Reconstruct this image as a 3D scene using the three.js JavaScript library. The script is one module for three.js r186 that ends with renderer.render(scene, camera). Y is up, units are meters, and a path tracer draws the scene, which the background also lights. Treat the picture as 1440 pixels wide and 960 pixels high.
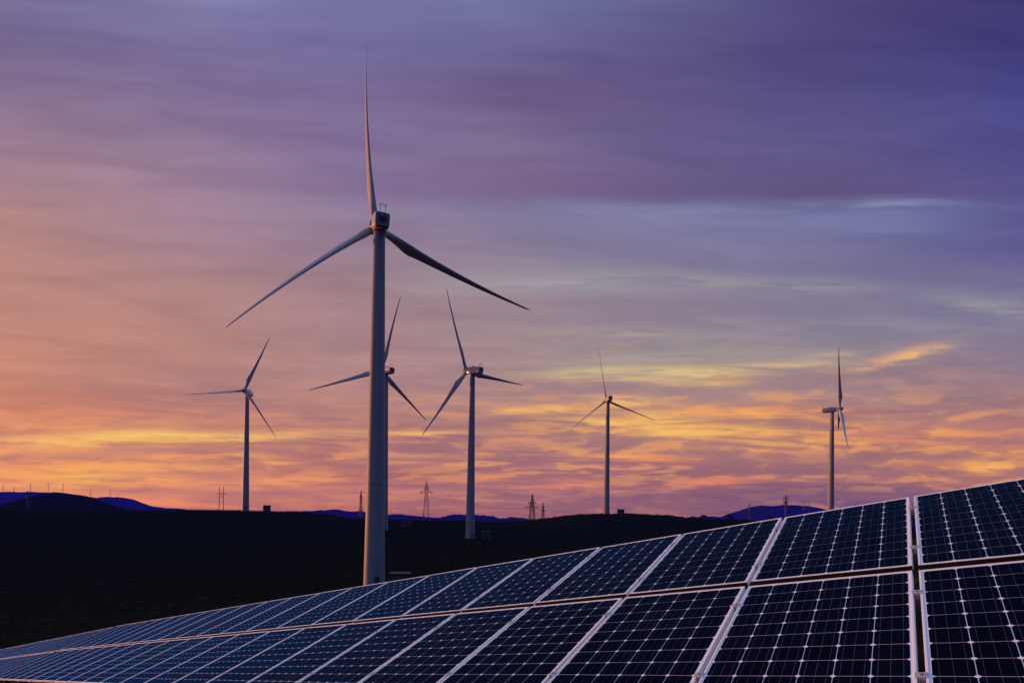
import * as THREE from 'three';
import { mergeGeometries } from 'three/addons/utils/BufferGeometryUtils.js';
import { createNoise2D } from 'simplex-noise';

// ---------------------------------------------------------------- camera, sky, sun, exposure
const W = 1440, H = 960;
const EYE = 1.75;                                   // metres above the ground where the photographer stands
const scene = new THREE.Scene();
const renderer = new THREE.WebGLRenderer({ antialias: true });
renderer.setSize(1024, 682);
renderer.toneMapping = THREE.LinearToneMapping;
const EXPOSURE = 1.3;                               // a dusk exposure
renderer.toneMappingExposure = EXPOSURE;
renderer.shadowMap.enabled = true;

// level camera with a shifted lens: the horizon lies low in the picture and towers stay upright; a slight roll
const camera = new THREE.PerspectiveCamera(2 * Math.atan(722 / 766.7) * 180 / Math.PI, W / 1444, 0.1, 30000);
camera.position.set(0, EYE, 0);
camera.rotation.set(0, 0, 0.85 * Math.PI / 180);
camera.setViewOffset(W, 1444, 0, 0, W, H);
camera.updateProjectionMatrix();
scene.add(camera);

function rng(seed) { let s = seed >>> 0; return () => { s = (s + 0x6D2B79F5) | 0; let t = Math.imul(s ^ (s >>> 15), 1 | s); t = (t + Math.imul(t ^ (t >>> 7), 61 | t)) ^ t; return ((t ^ (t >>> 14)) >>> 0) / 4294967296; }; }
const lin = (v) => { v /= 255; return v <= 0.04045 ? v / 12.92 : Math.pow((v + 0.055) / 1.055, 2.4); };
const sstep = (a, b, x) => { const t = Math.min(1, Math.max(0, (x - a) / (b - a))); return t * t * (3 - 2 * t); };
const mix = (a, b, t) => a + (b - a) * t;
const DEG = Math.PI / 180;

// sun: low in the west-south-west, just outside the left edge of the view
const SUN_AZ = -68 * DEG, SUN_EL = 2.6 * DEG;
const sunDir = new THREE.Vector3(Math.sin(SUN_AZ) * Math.cos(SUN_EL), Math.sin(SUN_EL), -Math.cos(SUN_AZ) * Math.cos(SUN_EL));
const sun = new THREE.DirectionalLight(new THREE.Color().setRGB(1.0, 0.36, 0.11), 4.8);
sun.name = 'sun';
sun.position.copy(sunDir).multiplyScalar(400);
sun.castShadow = true;
sun.shadow.radius = 2;
sun.shadow.mapSize.set(2048, 2048);
Object.assign(sun.shadow.camera, { left: -420, right: 420, top: 200, bottom: -120, near: 1, far: 1400 });
scene.add(sun); scene.add(sun.target);

const HAZE = 9e-5, AIR = [0.009, 0.008, 0.165];   // haze per metre, and the light it scatters
scene.fog = new THREE.FogExp2(new THREE.Color().setRGB(0.03, 0.04, 1.0), HAZE);

// sky colours over cloud-deck coordinates: p across and q up, both per unit of forward distance
const SKY_P = [-1.0433, -0.939, -0.626, -0.313, 0.0, 0.313, 0.626, 0.939];
const SKY_Q = [-0.017, 0.0091, 0.0417, 0.0809, 0.133, 0.1852, 0.2374, 0.3026, 0.3678, 0.42, 0.4917, 0.5504, 0.5961, 0.6808, 0.7721, 0.8634, 0.9417];
const SKY_GRID = [
  [[249, 152, 87], [244, 148, 86], [231, 138, 93], [184, 110, 98], [149, 95, 105], [134, 89, 104], [114, 81, 107], [114, 81, 107]],
  [[249, 154, 87], [249, 150, 86], [235, 140, 93], [186, 112, 99], [151, 97, 105], [136, 91, 104], [116, 83, 107], [118, 85, 107]],
  [[250, 157, 87], [247, 154, 88], [227, 142, 95], [182, 112, 102], [155, 101, 109], [144, 95, 106], [124, 87, 109], [138, 96, 105]],
  [[245, 157, 90], [240, 152, 92], [219, 139, 99], [180, 113, 104], [161, 107, 111], [157, 105, 109], [155, 105, 109], [183, 121, 103]],
  [[235, 151, 98], [225, 145, 101], [201, 133, 105], [177, 119, 112], [165, 117, 117], [183, 131, 112], [187, 129, 109], [173, 117, 108]],
  [[220, 139, 99], [212, 135, 102], [185, 125, 114], [179, 127, 120], [172, 127, 121], [187, 139, 115], [173, 127, 118], [167, 119, 115]],
  [[204, 137, 110], [199, 135, 113], [181, 130, 122], [176, 132, 130], [168, 134, 136], [170, 143, 133], [160, 130, 131], [156, 122, 127]],
  [[197, 136, 117], [193, 135, 118], [184, 134, 124], [171, 133, 134], [159, 135, 140], [151, 141, 144], [142, 129, 142], [136, 121, 141]],
  [[194, 137, 121], [189, 135, 122], [180, 134, 128], [166, 131, 137], [154, 133, 143], [143, 129, 148], [131, 123, 148], [128, 121, 148]],
  [[192, 137, 123], [187, 136, 125], [174, 132, 132], [160, 130, 138], [151, 139, 149], [141, 133, 150], [126, 119, 148], [122, 117, 147]],
  [[185, 137, 126], [182, 135, 128], [166, 130, 142], [151, 126, 146], [135, 123, 148], [128, 121, 155], [114, 109, 149], [98, 93, 144]],
  [[178, 134, 133], [175, 133, 134], [162, 130, 147], [142, 124, 152], [130, 121, 155], [126, 123, 162], [115, 117, 160], [95, 93, 145]],
  [[172, 135, 142], [169, 133, 143], [157, 127, 149], [135, 115, 150], [125, 105, 142], [104, 93, 135], [98, 87, 132], [91, 85, 140]],
  [[156, 125, 144], [152, 123, 145], [142, 119, 148], [129, 111, 150], [122, 107, 145], [102, 91, 138], [93, 85, 135], [82, 78, 139]],
  [[137, 115, 143], [133, 113, 145], [127, 110, 148], [120, 105, 148], [107, 89, 134], [96, 85, 133], [85, 79, 132], [74, 72, 135]],
  [[121, 108, 148], [119, 106, 146], [122, 111, 155], [114, 106, 154], [104, 94, 141], [88, 78, 126], [77, 70, 123], [65, 61, 122]],
  [[120, 111, 153], [118, 109, 151], [128, 123, 167], [117, 109, 157], [104, 99, 145], [88, 78, 127], [76, 66, 119], [64, 59, 115]],
];
// cloud streaks: p, q, half length, half thickness, slope, sRGB colour, amount
const SKY_STREAKS = [
  [0.5915, 0.5749, 0.248, 0.0104, 0.015, [121, 126, 170], 0.60],
  [0.7089, 0.5779, 0.091, 0.0052, 0.015, [136, 150, 182], 0.60],
  [0.2264, 0.5643, 0.209, 0.0091, -0.005, [129, 130, 168], 0.60],
  [0.1744, 0.5531, 0.117, 0.0052, -0.035, [138, 136, 172], 0.50],
  [0.4606, 0.6069, 0.339, 0.0183, 0.015, [95, 81, 128], 0.50],
  [-0.0350, 0.5995, 0.339, 0.0209, 0.035, [125, 101, 139], 0.50],
  [0.0459, 0.4259, 0.170, 0.0130, 0.015, [164, 156, 162], 0.75],
  [0.3066, 0.4350, 0.196, 0.0104, -0.025, [156, 150, 159], 0.70],
  [0.5284, 0.4305, 0.183, 0.0117, -0.035, [150, 146, 157], 0.60],
  [0.8812, 0.3940, 0.117, 0.0143, -0.105, [156, 152, 158], 0.70],
  [0.1646, 0.3364, 0.170, 0.0091, 0.015, [175, 162, 151], 0.60],
  [-0.1089, 0.3075, 0.078, 0.0052, 0.015, [180, 153, 144], 0.50],
  [0.3860, 0.3579, 0.222, 0.0091, -0.015, [151, 142, 150], 0.60],
  [0.6991, 0.3587, 0.196, 0.0104, -0.035, [146, 138, 151], 0.50],
  [0.5290, 0.3953, 0.300, 0.0130, -0.025, [133, 121, 146], 0.60],
  [0.0464, 0.3881, 0.196, 0.0117, -0.005, [148, 125, 139], 0.50],
  [0.3608, 0.3015, 0.261, 0.0104, 0.045, [167, 152, 147], 0.55],
  [0.6866, 0.3233, 0.196, 0.0104, 0.075, [149, 135, 142], 0.50],
  [0.1396, 0.2617, 0.117, 0.0091, 0.035, [204, 188, 136], 0.85],
  [0.3092, 0.2616, 0.143, 0.0104, 0.035, [223, 196, 135], 0.85],
  [0.4785, 0.2771, 0.117, 0.0078, 0.065, [223, 189, 136], 0.70],
  [0.5826, 0.2982, 0.078, 0.0065, 0.115, [194, 170, 143], 0.60],
  [0.7390, 0.3071, 0.068, 0.0130, 0.235, [241, 185, 124], 0.80],
  [0.6741, 0.2865, 0.047, 0.0091, 0.165, [231, 177, 119], 0.65],
  [0.2045, 0.2861, 0.261, 0.0091, 0.035, [175, 158, 148], 0.60],
  [0.3616, 0.2428, 0.078, 0.0065, -0.005, [242, 197, 119], 0.60],
  [0.1660, 0.2386, 0.078, 0.0104, 0.015, [148, 119, 137], 0.70],
  [0.3358, 0.2228, 0.117, 0.0130, -0.025, [158, 127, 134], 0.60],
  [0.5312, 0.2453, 0.157, 0.0157, 0.015, [156, 123, 134], 0.65],
  [0.7920, 0.2492, 0.157, 0.0287, 0.045, [158, 125, 134], 0.50],
  [0.0102, 0.1893, 0.059, 0.0052, 0.025, [249, 187, 102], 0.95],
  [0.1015, 0.1933, 0.078, 0.0065, -0.045, [244, 181, 102], 0.80],
  [0.2056, 0.2105, 0.072, 0.0117, -0.085, [241, 185, 113], 0.80],
  [0.1605, 0.1720, 0.111, 0.0091, -0.025, [249, 191, 103], 0.90],
  [0.2778, 0.1763, 0.078, 0.0157, -0.085, [249, 187, 99], 0.90],
  [0.3108, 0.1507, 0.091, 0.0091, -0.035, [250, 197, 107], 0.85],
  [0.4020, 0.1586, 0.111, 0.0130, -0.065, [249, 185, 91], 0.85],
  [0.4545, 0.1372, 0.091, 0.0065, -0.025, [248, 177, 91], 0.85],
  [0.3624, 0.1932, 0.091, 0.0091, -0.085, [243, 162, 99], 0.70],
  [0.4407, 0.1918, 0.059, 0.0052, -0.105, [248, 172, 94], 0.85],
  [0.5451, 0.1842, 0.065, 0.0065, -0.135, [248, 168, 90], 0.85],
  [0.5319, 0.1996, 0.170, 0.0104, -0.045, [200, 130, 108], 0.50],
  [0.5979, 0.1458, 0.072, 0.0065, -0.015, [248, 170, 85], 0.90],
  [0.6432, 0.1687, 0.052, 0.0065, -0.085, [233, 152, 94], 0.70],
  [0.7413, 0.1506, 0.143, 0.0117, -0.035, [215, 136, 102], 0.65],
  [0.8129, 0.1608, 0.065, 0.0078, -0.045, [237, 154, 96], 0.60],
  [0.8845, 0.1723, 0.078, 0.0157, -0.035, [191, 126, 113], 0.60],
  [0.3636, 0.1124, 0.130, 0.0091, -0.015, [162, 114, 114], 0.70],
  [0.2067, 0.1361, 0.157, 0.0104, 0.015, [162, 116, 117], 0.60],
  [0.1941, 0.1085, 0.091, 0.0052, 0.015, [245, 166, 101], 0.85],
  [0.2593, 0.1043, 0.091, 0.0091, -0.005, [238, 148, 94], 0.70],
  [0.6505, 0.1166, 0.235, 0.0157, 0.015, [147, 104, 113], 0.60],
  [0.5073, 0.0949, 0.183, 0.0130, -0.005, [147, 102, 114], 0.60],
  [0.7550, 0.1051, 0.091, 0.0065, 0.015, [200, 130, 103], 0.60],
  [0.8855, 0.1005, 0.065, 0.0117, 0.035, [248, 177, 95], 0.85],
  [0.9374, 0.1209, 0.052, 0.0104, -0.015, [229, 152, 100], 0.60],
  [0.1192, 0.0526, 0.044, 0.0078, 0.015, [247, 152, 97], 0.90],
  [0.1035, 0.0563, 0.091, 0.0117, 0.015, [215, 129, 103], 0.50],
  [0.3643, 0.0628, 0.060, 0.0078, 0.035, [243, 141, 92], 0.85],
  [0.4164, 0.0714, 0.078, 0.0065, 0.035, [207, 124, 101], 0.55],
  [0.3126, 0.0333, 0.261, 0.0117, 0.015, [131, 90, 108], 0.60],
  [0.5602, 0.0501, 0.209, 0.0130, 0.015, [118, 85, 109], 0.60],
  [0.6641, 0.0751, 0.117, 0.0078, 0.015, [175, 114, 107], 0.50],
  [-0.1717, 0.1462, 0.117, 0.0046, 0.025, [249, 183, 106], 0.80],
  [-0.2630, 0.1396, 0.078, 0.0039, 0.015, [230, 162, 108], 0.60],
  [-0.0414, 0.1507, 0.065, 0.0052, 0.015, [220, 152, 110], 0.60],
  [-0.1581, 0.1046, 0.143, 0.0046, 0.015, [221, 158, 116], 0.65],
  [-0.2101, 0.0908, 0.065, 0.0033, 0.015, [240, 173, 112], 0.55],
  [-0.1062, 0.1250, 0.157, 0.0078, 0.015, [160, 114, 117], 0.50],
  [-0.1313, 0.0568, 0.091, 0.0052, 0.025, [233, 143, 103], 0.70],
  [-0.0401, 0.0659, 0.052, 0.0065, 0.065, [238, 148, 100], 0.75],
  [-0.2099, 0.0778, 0.130, 0.0078, 0.015, [173, 116, 110], 0.50],
  [-0.1591, 0.1698, 0.157, 0.0091, 0.015, [172, 126, 124], 0.50],
  [-0.8627, 0.1203, 0.117, 0.0104, -0.025, [249, 187, 106], 0.85],
  [-0.9024, 0.1562, 0.117, 0.0117, -0.035, [229, 152, 107], 0.60],
  [-0.7194, 0.1328, 0.117, 0.0104, 0.045, [250, 197, 103], 0.85],
  [-0.5760, 0.1349, 0.143, 0.0091, -0.005, [250, 201, 111], 0.90],
  [-0.6279, 0.1224, 0.078, 0.0065, 0.015, [249, 185, 91], 0.70],
  [-0.4195, 0.1386, 0.078, 0.0052, 0.015, [244, 181, 109], 0.75],
  [-0.3282, 0.1438, 0.065, 0.0052, 0.045, [249, 185, 106], 0.70],
  [-0.6147, 0.1083, 0.196, 0.0078, 0.005, [185, 126, 115], 0.75],
  [-0.7971, 0.0951, 0.143, 0.0091, 0.025, [201, 134, 111], 0.65],
  [-0.5102, 0.0981, 0.091, 0.0052, -0.005, [243, 168, 101], 0.70],
  [-0.4317, 0.0862, 0.059, 0.0039, -0.035, [248, 174, 98], 0.70],
  [-0.5882, 0.0787, 0.091, 0.0078, 0.015, [233, 158, 100], 0.60],
  [-0.4191, 0.1112, 0.117, 0.0065, 0.015, [181, 124, 117], 0.50],
  [-0.7901, 0.0587, 0.098, 0.0170, 0.045, [249, 181, 84], 0.85],
  [-0.8616, 0.0420, 0.091, 0.0117, 0.055, [248, 166, 85], 0.60],
  [-0.6533, 0.0712, 0.091, 0.0091, 0.045, [243, 166, 94], 0.70],
  [-0.6400, 0.0570, 0.065, 0.0039, 0.015, [249, 179, 91], 0.60],
  [-0.5879, 0.0643, 0.143, 0.0052, 0.015, [191, 126, 110], 0.75],
  [-0.4837, 0.0698, 0.117, 0.0065, 0.025, [181, 122, 113], 0.55],
  [-0.3792, 0.0583, 0.091, 0.0052, -0.005, [239, 152, 98], 0.70],
  [-0.5486, 0.0480, 0.117, 0.0052, 0.015, [242, 154, 95], 0.60],
  [-0.6136, 0.0326, 0.143, 0.0078, 0.015, [200, 126, 105], 0.65],
  [-0.4309, 0.0288, 0.130, 0.0078, 0.035, [181, 114, 107], 0.60],
  [-0.5090, 0.0211, 0.104, 0.0052, 0.015, [232, 139, 92], 0.60],
  [-0.3659, 0.0415, 0.078, 0.0052, 0.015, [215, 134, 104], 0.50],
  [-0.9207, 0.0737, 0.078, 0.0078, 0.015, [210, 140, 113], 0.40],
  [-0.3136, 0.0371, 0.078, 0.0039, 0.015, [207, 126, 103], 0.50],
];


const noiseA = createNoise2D(rng(11)), noiseB = createNoise2D(rng(23)), noiseC = createNoise2D(rng(37));
function fbm(n, x, y, oct) { let s = 0, a = 0.5; for (let i = 0; i < oct; i++) { s += a * n(x, y); x = x * 2.03 + 17.1; y = y * 2.03 + 9.7; a *= 0.5; } return s; }

function buildSky() {
  const SW = 4096, SH = 2048, data = new Float32Array(SW * SH * 4);
  const gridLin = SKY_GRID.map((row) => row.map((c) => c.map(lin)));
  const zenith = [0.46, 0.68, 1.12], east = [0.006, 0.014, 0.10], eastHigh = [0.045, 0.09, 0.32];
  const feats = SKY_STREAKS.map(([p, q, L, T, sl, c, a]) => ({ p, q, L, T, sl, c: c.map(lin), a }));
  const cub = (a, b, c, d, t) => { const lo = Math.min(b, c), hi = Math.max(b, c), v = b + 0.5 * t * (c - a + t * (2 * a - 5 * b + 4 * c - d + t * (3 * (b - c) + d - a))); return Math.min(hi * 1.1, Math.max(lo * 0.9, v)); };
  const out = [0, 0, 0];
  function gridAt(p, q) {
    let i = 0; while (i < SKY_P.length - 2 && p > SKY_P[i + 1]) i++;
    let j = 0; while (j < SKY_Q.length - 2 && q > SKY_Q[j + 1]) j++;
    const s = Math.min(1, Math.max(0, (p - SKY_P[i]) / (SKY_P[i + 1] - SKY_P[i]))), t = Math.min(1, Math.max(0, (q - SKY_Q[j]) / (SKY_Q[j + 1] - SKY_Q[j])));
    const I = (k) => Math.min(SKY_P.length - 1, Math.max(0, i + k)), J = (k) => Math.min(SKY_Q.length - 1, Math.max(0, j + k));
    for (let c = 0; c < 3; c++) {
      const r = [];
      for (let m = -1; m < 3; m++) { const g = gridLin[J(m)]; r.push(cub(g[I(-1)][c], g[i][c], g[I(1)][c], g[I(2)][c], s)); }
      out[c] = cub(r[0], r[1], r[2], r[3], t);
    }
  }
  for (let y = 0; y < SH; y++) {
    const el = ((y + 0.5) / SH - 0.5) * Math.PI;
    for (let x = 0; x < SW; x++) {
      const o = (y * SW + x) * 4;
      data[o + 3] = 1;
      if (el < -0.004) { data[o] = 0.75; data[o + 1] = 0.24; data[o + 2] = 0.10; continue; }
      const th = ((x + 0.5) / SW - 0.5) * 2 * Math.PI;          // atan2(z, x)
      let az = Math.atan2(Math.cos(th), -Math.sin(th));         // 0 = -z, + = to +x
      const e = Math.max(el, 0.0);
      // the sky is laid out about the sunset direction: the far side of it repeats the near side
      let d = az - SUN_AZ; if (d > Math.PI) d -= 2 * Math.PI; if (d < -Math.PI) d += 2 * Math.PI;
      const psi = Math.abs(d), near = SUN_AZ + psi;             // folded azimuth
      const a = Math.min(near, 46 * DEG);
      const p = Math.tan(a), q = Math.tan(Math.min(e, 60 * DEG)) / Math.cos(a);
      // cloud deck coordinates for the streaks
      const wx = 0.06 * fbm(noiseB, p * 1.6, q * 9 + 3, 3), wy = 0.010 * fbm(noiseC, p * 1.5 + 5, q * 9, 4);
      gridAt(p + wx * 0.6, Math.max(0, q + wy * Math.min(1, 0.25 + q * 2)));
      let r = out[0], g = out[1], b = out[2];
      if (near < 60 * DEG && e < 60 * DEG) {
        const low = Math.exp(-Math.pow(q / 0.20, 2));
        // soft streak texture over all of it
        const n1 = fbm(noiseA, p * 2.0 + wx * 6, q * 16 + p * 0.5 + wy * 30, 5);
        const n2 = fbm(noiseB, p * 4.2 + 9 + wx * 10, q * 62 + wy * 70, 4);
        const n3 = fbm(noiseC, p * 9 + 31 + wx * 14, q * 150 + wy * 120, 3);
        const m = 1 + 0.15 * n1 + 0.06 * n2 * (0.4 + low) + 0.05 * n3 * (0.25 + low);
        r *= m; g *= m; b *= 1 + (m - 1) * 0.7;
        // lit undersides and mauve gaps in the low clouds
        const k = low * (0.8 * n1 + 0.75 * n2 + 0.35 * n3);
        if (k > 0) { const t = Math.min(0.55, k * 0.9); r = mix(r, 0.98, t * 0.55); g = mix(g, 0.40, t * 0.45); b = mix(b, 0.12, t * 0.4); }
        else { const t = Math.min(0.6, -k * 1.2); r = mix(r, 0.36, t * 0.6); g = mix(g, 0.15, t * 0.6); b = mix(b, 0.17, t * 0.6); }
        // broken banks of lit cloud, with mauve gaps between them
        const R = Math.min(1, Math.exp(-Math.pow((p - 0.36) / 0.38, 2) - Math.pow((q - 0.155) / 0.10, 2)) + 0.9 * Math.exp(-Math.pow((p - 0.80) / 0.30, 2) - Math.pow((q - 0.12) / 0.09, 2)) + 0.8 * Math.exp(-Math.pow((p + 0.80) / 0.42, 2) - Math.pow((q - 0.085) / 0.065, 2)) + 0.5 * Math.exp(-Math.pow((p + 0.15) / 0.34, 2) - Math.pow((q - 0.09) / 0.07, 2)));
        if (R > 0.02) {
          const bank = fbm(noiseA, p * 3.4 + 60 + wx * 5, q * 27 - p * 0.9 + wy * 24, 6) * 0.75 + 0.2 * n3 + 0.12 * n2 + 0.55 * fbm(noiseC, p * 9.5 + 12 + wx * 6, q * 36 - p * 2.2 + wy * 30, 5);
          const lit = sstep(0.02, 0.34, bank) * R * 0.62, gap = sstep(0.02, 0.36, -bank) * R * 0.55;
          r = mix(r, 1.0, lit); g = mix(g, 0.42, lit); b = mix(b, 0.10, lit);
          r = mix(r, 0.33, gap); g = mix(g, 0.145, gap); b = mix(b, 0.175, gap);
        }
        for (let i = 0; i < feats.length; i++) {
          const f = feats[i], du = (p - f.p) / f.L;
          if (du > 2.2 || du < -2.2) continue;
          const dv = (q - f.q - f.sl * (p - f.p) + wy * 0.5 + f.T * (0.7 * n2 + 0.4 * n3)) / f.T;
          if (dv > 2.4 || dv < -2.4) continue;
          const w = Math.exp(-du * du * 1.3 - dv * dv) * f.a * Math.min(1.2, Math.max(0.05, 0.88 + 1.2 * n2 + 0.4 * n1 + 0.6 * n3));
          r = mix(r, f.c[0], w); g = mix(g, f.c[1], w); b = mix(b, f.c[2], w);
        }
      }
      // high up and round the back: clear dusk sky
      const up = sstep(36 * DEG, 78 * DEG, e), back = (d < 0 ? sstep(22 * DEG, 88 * DEG, psi) : sstep(110 * DEG, 155 * DEG, psi)) * (1 - up);   // the cloud bank thins out sooner on the southern side
      const eh = sstep(4 * DEG, 45 * DEG, e);
      const rr = [r, g, b];
      for (let c = 0; c < 3; c++) {
        const far = mix(east[c], eastHigh[c], eh);
        let v = mix(rr[c], far, back);
        v = mix(v, zenith[c], up);
        data[o + c] = Math.max(0.002, v);
      }
      // glow round the sun
      const cs = Math.sin(e) * Math.sin(SUN_EL) + Math.cos(e) * Math.cos(SUN_EL) * Math.cos(psi);
      const gl = Math.exp(-(1 - cs) / 0.006) * 0.5;
      data[o] += gl * 1.0; data[o + 1] += gl * 0.42; data[o + 2] += gl * 0.10;
    }
  }
  // the colours above are as seen through the haze near the ground: what shines in from beyond it is a little stronger low down
  for (let y = SH / 2; y < SH; y++) {
    const el = Math.max(0.0001, ((y + 0.5) / SH - 0.5) * Math.PI), T = Math.exp(-HAZE * Math.min(262 / Math.sin(el), 9300));
    for (let x = 0; x < SW; x++) { const o = (y * SW + x) * 4; for (let c = 0; c < 3; c++) data[o + c] = Math.max(0.25 * data[o + c], (data[o + c] - (1 - T) * AIR[c]) / T); }
  }
  for (let i = 0; i < data.length; i++) if (i % 4 < 3) data[i] /= EXPOSURE;
  const t = new THREE.DataTexture(data, SW, SH, THREE.RGBAFormat, THREE.FloatType);
  t.mapping = THREE.EquirectangularReflectionMapping;
  t.magFilter = THREE.LinearFilter; t.minFilter = THREE.LinearFilter;
  t.needsUpdate = true;
  return t;
}
const sky = buildSky();
scene.background = sky;
scene.environment = sky;

// ---------------------------------------------------------------- helpers
const used = {};
function numbered(name) { used[name] = (used[name] || 0) + 1; return used[name] === 1 ? name : `${name}_${String(used[name] - 1).padStart(3, '0')}`; }
function shade(o) { o.castShadow = true; o.receiveShadow = true; return o; }
function part(name, geometry, material, parent) { const m = shade(new THREE.Mesh(geometry, material)); m.name = name; parent.add(m); return m; }
function thing(name, label, category, pos, group) {
  const g = new THREE.Group(); g.name = numbered(name); g.position.set(...pos);
  g.userData = { label, category }; if (group) g.userData.group = group;
  scene.add(g); return g;
}
function structure(name, geometry, material) { const m = shade(new THREE.Mesh(geometry, material)); m.name = numbered(name); m.userData.kind = 'structure'; scene.add(m); return m; }
const V3 = (x, y, z) => new THREE.Vector3(x, y, z);
function strut(a, b, w, d = w) {                       // square bar between two points
  const dir = b.clone().sub(a), g = new THREE.BoxGeometry(w, dir.length(), d);
  g.applyQuaternion(new THREE.Quaternion().setFromUnitVectors(V3(0, 1, 0), dir.clone().normalize()));
  const m = a.clone().add(b).multiplyScalar(0.5); g.translate(m.x, m.y, m.z); return g;
}
function box(w, h, d, x, y, z) { const g = new THREE.BoxGeometry(w, h, d); g.translate(x, y, z); return g; }
function interp(table, x) {
  if (x <= table[0][0]) return table[0][1];
  for (let i = 1; i < table.length; i++) if (x <= table[i][0]) { const t = (x - table[i - 1][0]) / (table[i][0] - table[i - 1][0]); return mix(table[i - 1][1], table[i][1], t); }
  return table[table.length - 1][1];
}
const mat = (r, g, b, rough, o = {}) => new THREE.MeshPhysicalMaterial({ color: new THREE.Color().setRGB(r, g, b), roughness: rough, ...o });

// ---------------------------------------------------------------- ground
const RIDGE = [[-900, -9], [-700, -6], [-396.8, -2.8], [-366.2, -2.9], [-335.7, -1.9], [-295, -3.4], [-256.9, -2.3], [-223.8, -1.5], [-191.8, -0.8], [-162.8, -0.9], [-142.4, -2.1], [-122, -5.4], [-81.3, -5.8], [-40.6, -6.2], [0.1, -5.6], [15.3, -4.4], [30.6, -2.1], [48.3, 0.7], [67.6, 1.5], [86.5, 1.5], [106.8, 0.6], [122.1, -1.2], [162.8, -2.2], [193.4, -4.3], [244.3, -5.5], [366.3, -4.5], [900, -9]];
// turbine feet: x, height above eye level, z
const FEET = [[-29.8, -17.3, -117.5], [-182.6, -0.9, -373.2], [-66.2, -9.5, -284.7], [-20.7, -12.4, -268.6], [66.6, 0.9, -385.7], [210.2, -9.5, -360.0]];
const noiseT = createNoise2D(rng(71));
function groundRaw(x, z) {
  const d = -z, r = Math.hypot(x, z);
  // the hillside that carries the panels falls to the left at 11 degrees
  const s = -0.778 * x - 0.628 * z;
  const near = -1.75 - 0.194 * (s > 0 ? 92 * Math.tanh(s / 92 * (1 + 0.15 * Math.tanh(s / 92))) : 40 * Math.tanh(s / 40));
  const floor = -14 + 2 * noiseT(x * 0.006, z * 0.006);
  const c = interp(RIDGE, x) + 0.35 * noiseT(x * 0.05, 3.3) + 0.18 * noiseT(x * 0.17, 8.1);
  const left = sstep(-90, -150, x);
  let far;
  const rise = sstep(mix(262, 240, left), mix(382, 330, left), d);
  if (d < 398) far = mix(floor, c, rise);
  else far = mix(mix(c, Math.min(c - 3, -9), sstep(398, 520, d)), -75, sstep(500, 3200, d));
  far += 0.5 * noiseT(x * 0.02, z * 0.02) * (1 - rise) * sstep(150, 250, d);
  if (d < 0) far = near;
  let h = mix(near, far, sstep(95, 215, d));
  if (r > 600 && d < 100) h = mix(h, -40, sstep(600, 3000, r));
  if (r > 6300) h -= 90 * sstep(6300, 8600, r);
  // the rounded knoll on the left, half a mile off
  const kx = x + 663, kz = d - 800;
  h += 33 * Math.exp(-Math.pow(kx / (kx < 0 ? 32 : 62), 2) - Math.pow(kz / 90, 2)) * (1 + 0.05 * noiseT(x * 0.03, z * 0.03)) * (d > 300 ? 1 : 0);
  return h;
}
const footFix = FEET.map(([x, y, z]) => [x, z, y - groundRaw(x, z)]);
function ground(x, z) {                                // world height
  let h = groundRaw(x, z);
  for (const [fx, fz, dy] of footFix) { const q = ((x - fx) ** 2 + (z - fz) ** 2) / 484; if (q < 9) h += dy * Math.exp(-q); }
  return h + EYE;
}
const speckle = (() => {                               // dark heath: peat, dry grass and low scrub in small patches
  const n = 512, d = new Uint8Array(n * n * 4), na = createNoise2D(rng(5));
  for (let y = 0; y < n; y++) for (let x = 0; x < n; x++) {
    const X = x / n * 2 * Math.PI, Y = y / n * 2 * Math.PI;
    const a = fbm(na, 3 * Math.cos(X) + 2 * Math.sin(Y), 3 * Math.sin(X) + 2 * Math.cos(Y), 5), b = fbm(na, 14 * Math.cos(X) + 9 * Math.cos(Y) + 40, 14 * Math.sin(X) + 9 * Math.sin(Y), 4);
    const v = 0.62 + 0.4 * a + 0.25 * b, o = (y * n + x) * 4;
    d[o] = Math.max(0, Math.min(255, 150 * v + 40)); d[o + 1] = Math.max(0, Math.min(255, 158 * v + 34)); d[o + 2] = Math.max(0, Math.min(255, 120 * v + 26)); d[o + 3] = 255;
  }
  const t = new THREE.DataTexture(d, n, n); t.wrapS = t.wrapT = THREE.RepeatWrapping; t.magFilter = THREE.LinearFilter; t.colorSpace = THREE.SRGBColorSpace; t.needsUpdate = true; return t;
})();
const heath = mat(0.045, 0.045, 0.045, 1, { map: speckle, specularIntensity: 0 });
{
  const az = []; for (let a = -180; a < -52; a += 2) az.push(a); for (let a = -52; a < 52; a += 0.12) az.push(a); for (let a = 52; a <= 180; a += 2) az.push(a); if (az[az.length - 1] < 180) az.push(180);
  const rs = [0]; for (let r = 1.2; r < 8600; r *= r < 30 ? 1.16 : r < 250 ? 1.045 : r < 460 ? 1.016 : r < 1200 ? 1.03 : 1.12) rs.push(r);
  const pos = [], uv = [], idx = [];
  for (const r of rs) for (const a of az) { const x = r * Math.sin(a * DEG), z = -r * Math.cos(a * DEG); pos.push(x, ground(x, z), z); uv.push(x / 23, z / 23); }
  const n = az.length;
  for (let j = 0; j < rs.length - 1; j++) for (let i = 0; i < n - 1; i++) { const p = j * n + i; idx.push(p, p + 1, p + n, p + 1, p + n + 1, p + n); }
  const g = new THREE.BufferGeometry();
  g.setAttribute('position', new THREE.Float32BufferAttribute(pos, 3)); g.setAttribute('uv', new THREE.Float32BufferAttribute(uv, 2)); g.setIndex(idx); g.computeVertexNormals();
  structure('ground', g, heath);
}
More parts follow.
